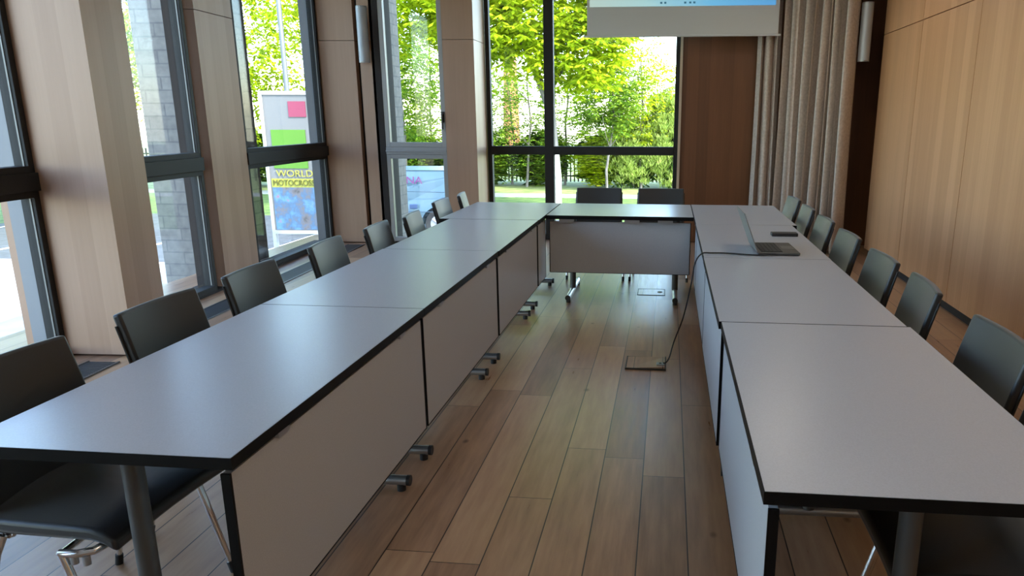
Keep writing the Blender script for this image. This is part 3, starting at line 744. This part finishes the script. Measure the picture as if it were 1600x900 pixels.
ct = MB(); ct.tube([(.9, 9.24, 3.23), (1.3, 9.22, 3.23), (1.45, 9.02, 3.23), (1.93, 8.68, 3.23)], .015, 8)
tag(ct.build('curtain_track', DARKST, smooth=True), 'curved curtain track under the ceiling above the beige curtains', 'curtain track')

# projection screen ---------------------------------------------------
ps = empty('projection_screen', (0.107, 9.06, 0), 0)
SCR = speck('white screen cloth', (.62, .62, .61), .8, .02, 200)
MB().box(-1.065, 1.06, 0, .004, 2.395, 3.2).build('screen_cloth', SCR, ps)
MB().tube([(-1.10, .002, 2.385), (1.09, .002, 2.387)], .012, 10).build('bottom_bar', mat('white bar', (.66, .66, .66), .5), ps, smooth=True)
MB().box(-1.16, 1.16, -.06, .08, 3.17, 3.29).build('housing', WHITE, ps, bevel=.01)
def desk():
    m = mat('projected desktop picture', (.1, .1, .1), .8); k = NB(m)
    tc = k.n('ShaderNodeTexCoord'); sp = k.n('ShaderNodeSeparateXYZ'); k.l(tc.outputs['Object'], sp.inputs[0])
    u = k.math('MULTIPLY', k.math('ADD', sp.outputs[0], 1.05), .476)
    g = k.noise(k.mapping((.8, 1, 9)), 1.6, 3)
    u2 = k.math('ADD', u, k.math('MULTIPLY', k.math('SUBTRACT', g, .5), .25))
    c = k.ramp(u2, [(.0, (.50, .66, .60)), (.35, (.40, .68, .70)), (.65, (.14, .50, .80)), (1, (.08, .36, .74))])
    k.l(c, k.b.inputs['Emission Color']); k.b.inputs['Emission Strength'].default_value = .27; return m
MB().box(-1.035, 1.018, -.004, -.001, 2.697, 3.16).build('projected_picture', desk(), ps)
ic = MB()
for x_ in (-.235, .03, .085, .13, -.19): ic.box(x_-.012, x_+.012, -.006, -.004, 2.722, 2.742)
ic.build('taskbar_icons', mat('dark blue icons', (.02, .08, .12), .6, emit=(.05, .16, .24), es=.2), ps)
tag(ps, 'white projection screen showing a pale blue computer desktop, hung before the back window', 'projection screen')

# added unseen lamps that brighten the room: flush opal discs with area lights -------------
OP = mat('fill lamp opal diffuser', (.9, .9, .88), .6, emit=(1, .90, .78), es=.6)
for x, y in ((1.15, 7.2), (1.15, 4.6), (1.15, 2.0), (1.15, -.6), (-1.15, 5.9), (-1.15, 3.3), (-1.15, .7)):
    t = empty('ceiling_fill_lamp', (x, y, ZC))
    r = MB().tube([(0, 0, -.07), (0, 0, 0)], .30, 40).build('housing', WHITE, t, smooth=True)
    MB().tube([(0, 0, -.078), (0, 0, -.07)], .285, 40).build('diffuser', OP, t, smooth=True)
    l = bpy.data.lights.new('fill_light', 'AREA'); l.shape = 'DISK'; l.size = .56; l.energy = FILL_W if x > 0 else FILL_W*.12; l.color = (1, .90, .78)
    lo = bpy.data.objects.new('fill_light', l); COL.objects.link(lo); lo.parent = t; lo.location = (0, 0, -.085)
    tag(t, 'added unseen flush opal ceiling fill lamp, warm white, ' + ('over the right tables' if x > 0 else 'over the left tables'), 'ceiling fill lamp', 'added ceiling fill lamps over the ' + ('right' if x > 0 else 'left') + ' tables')
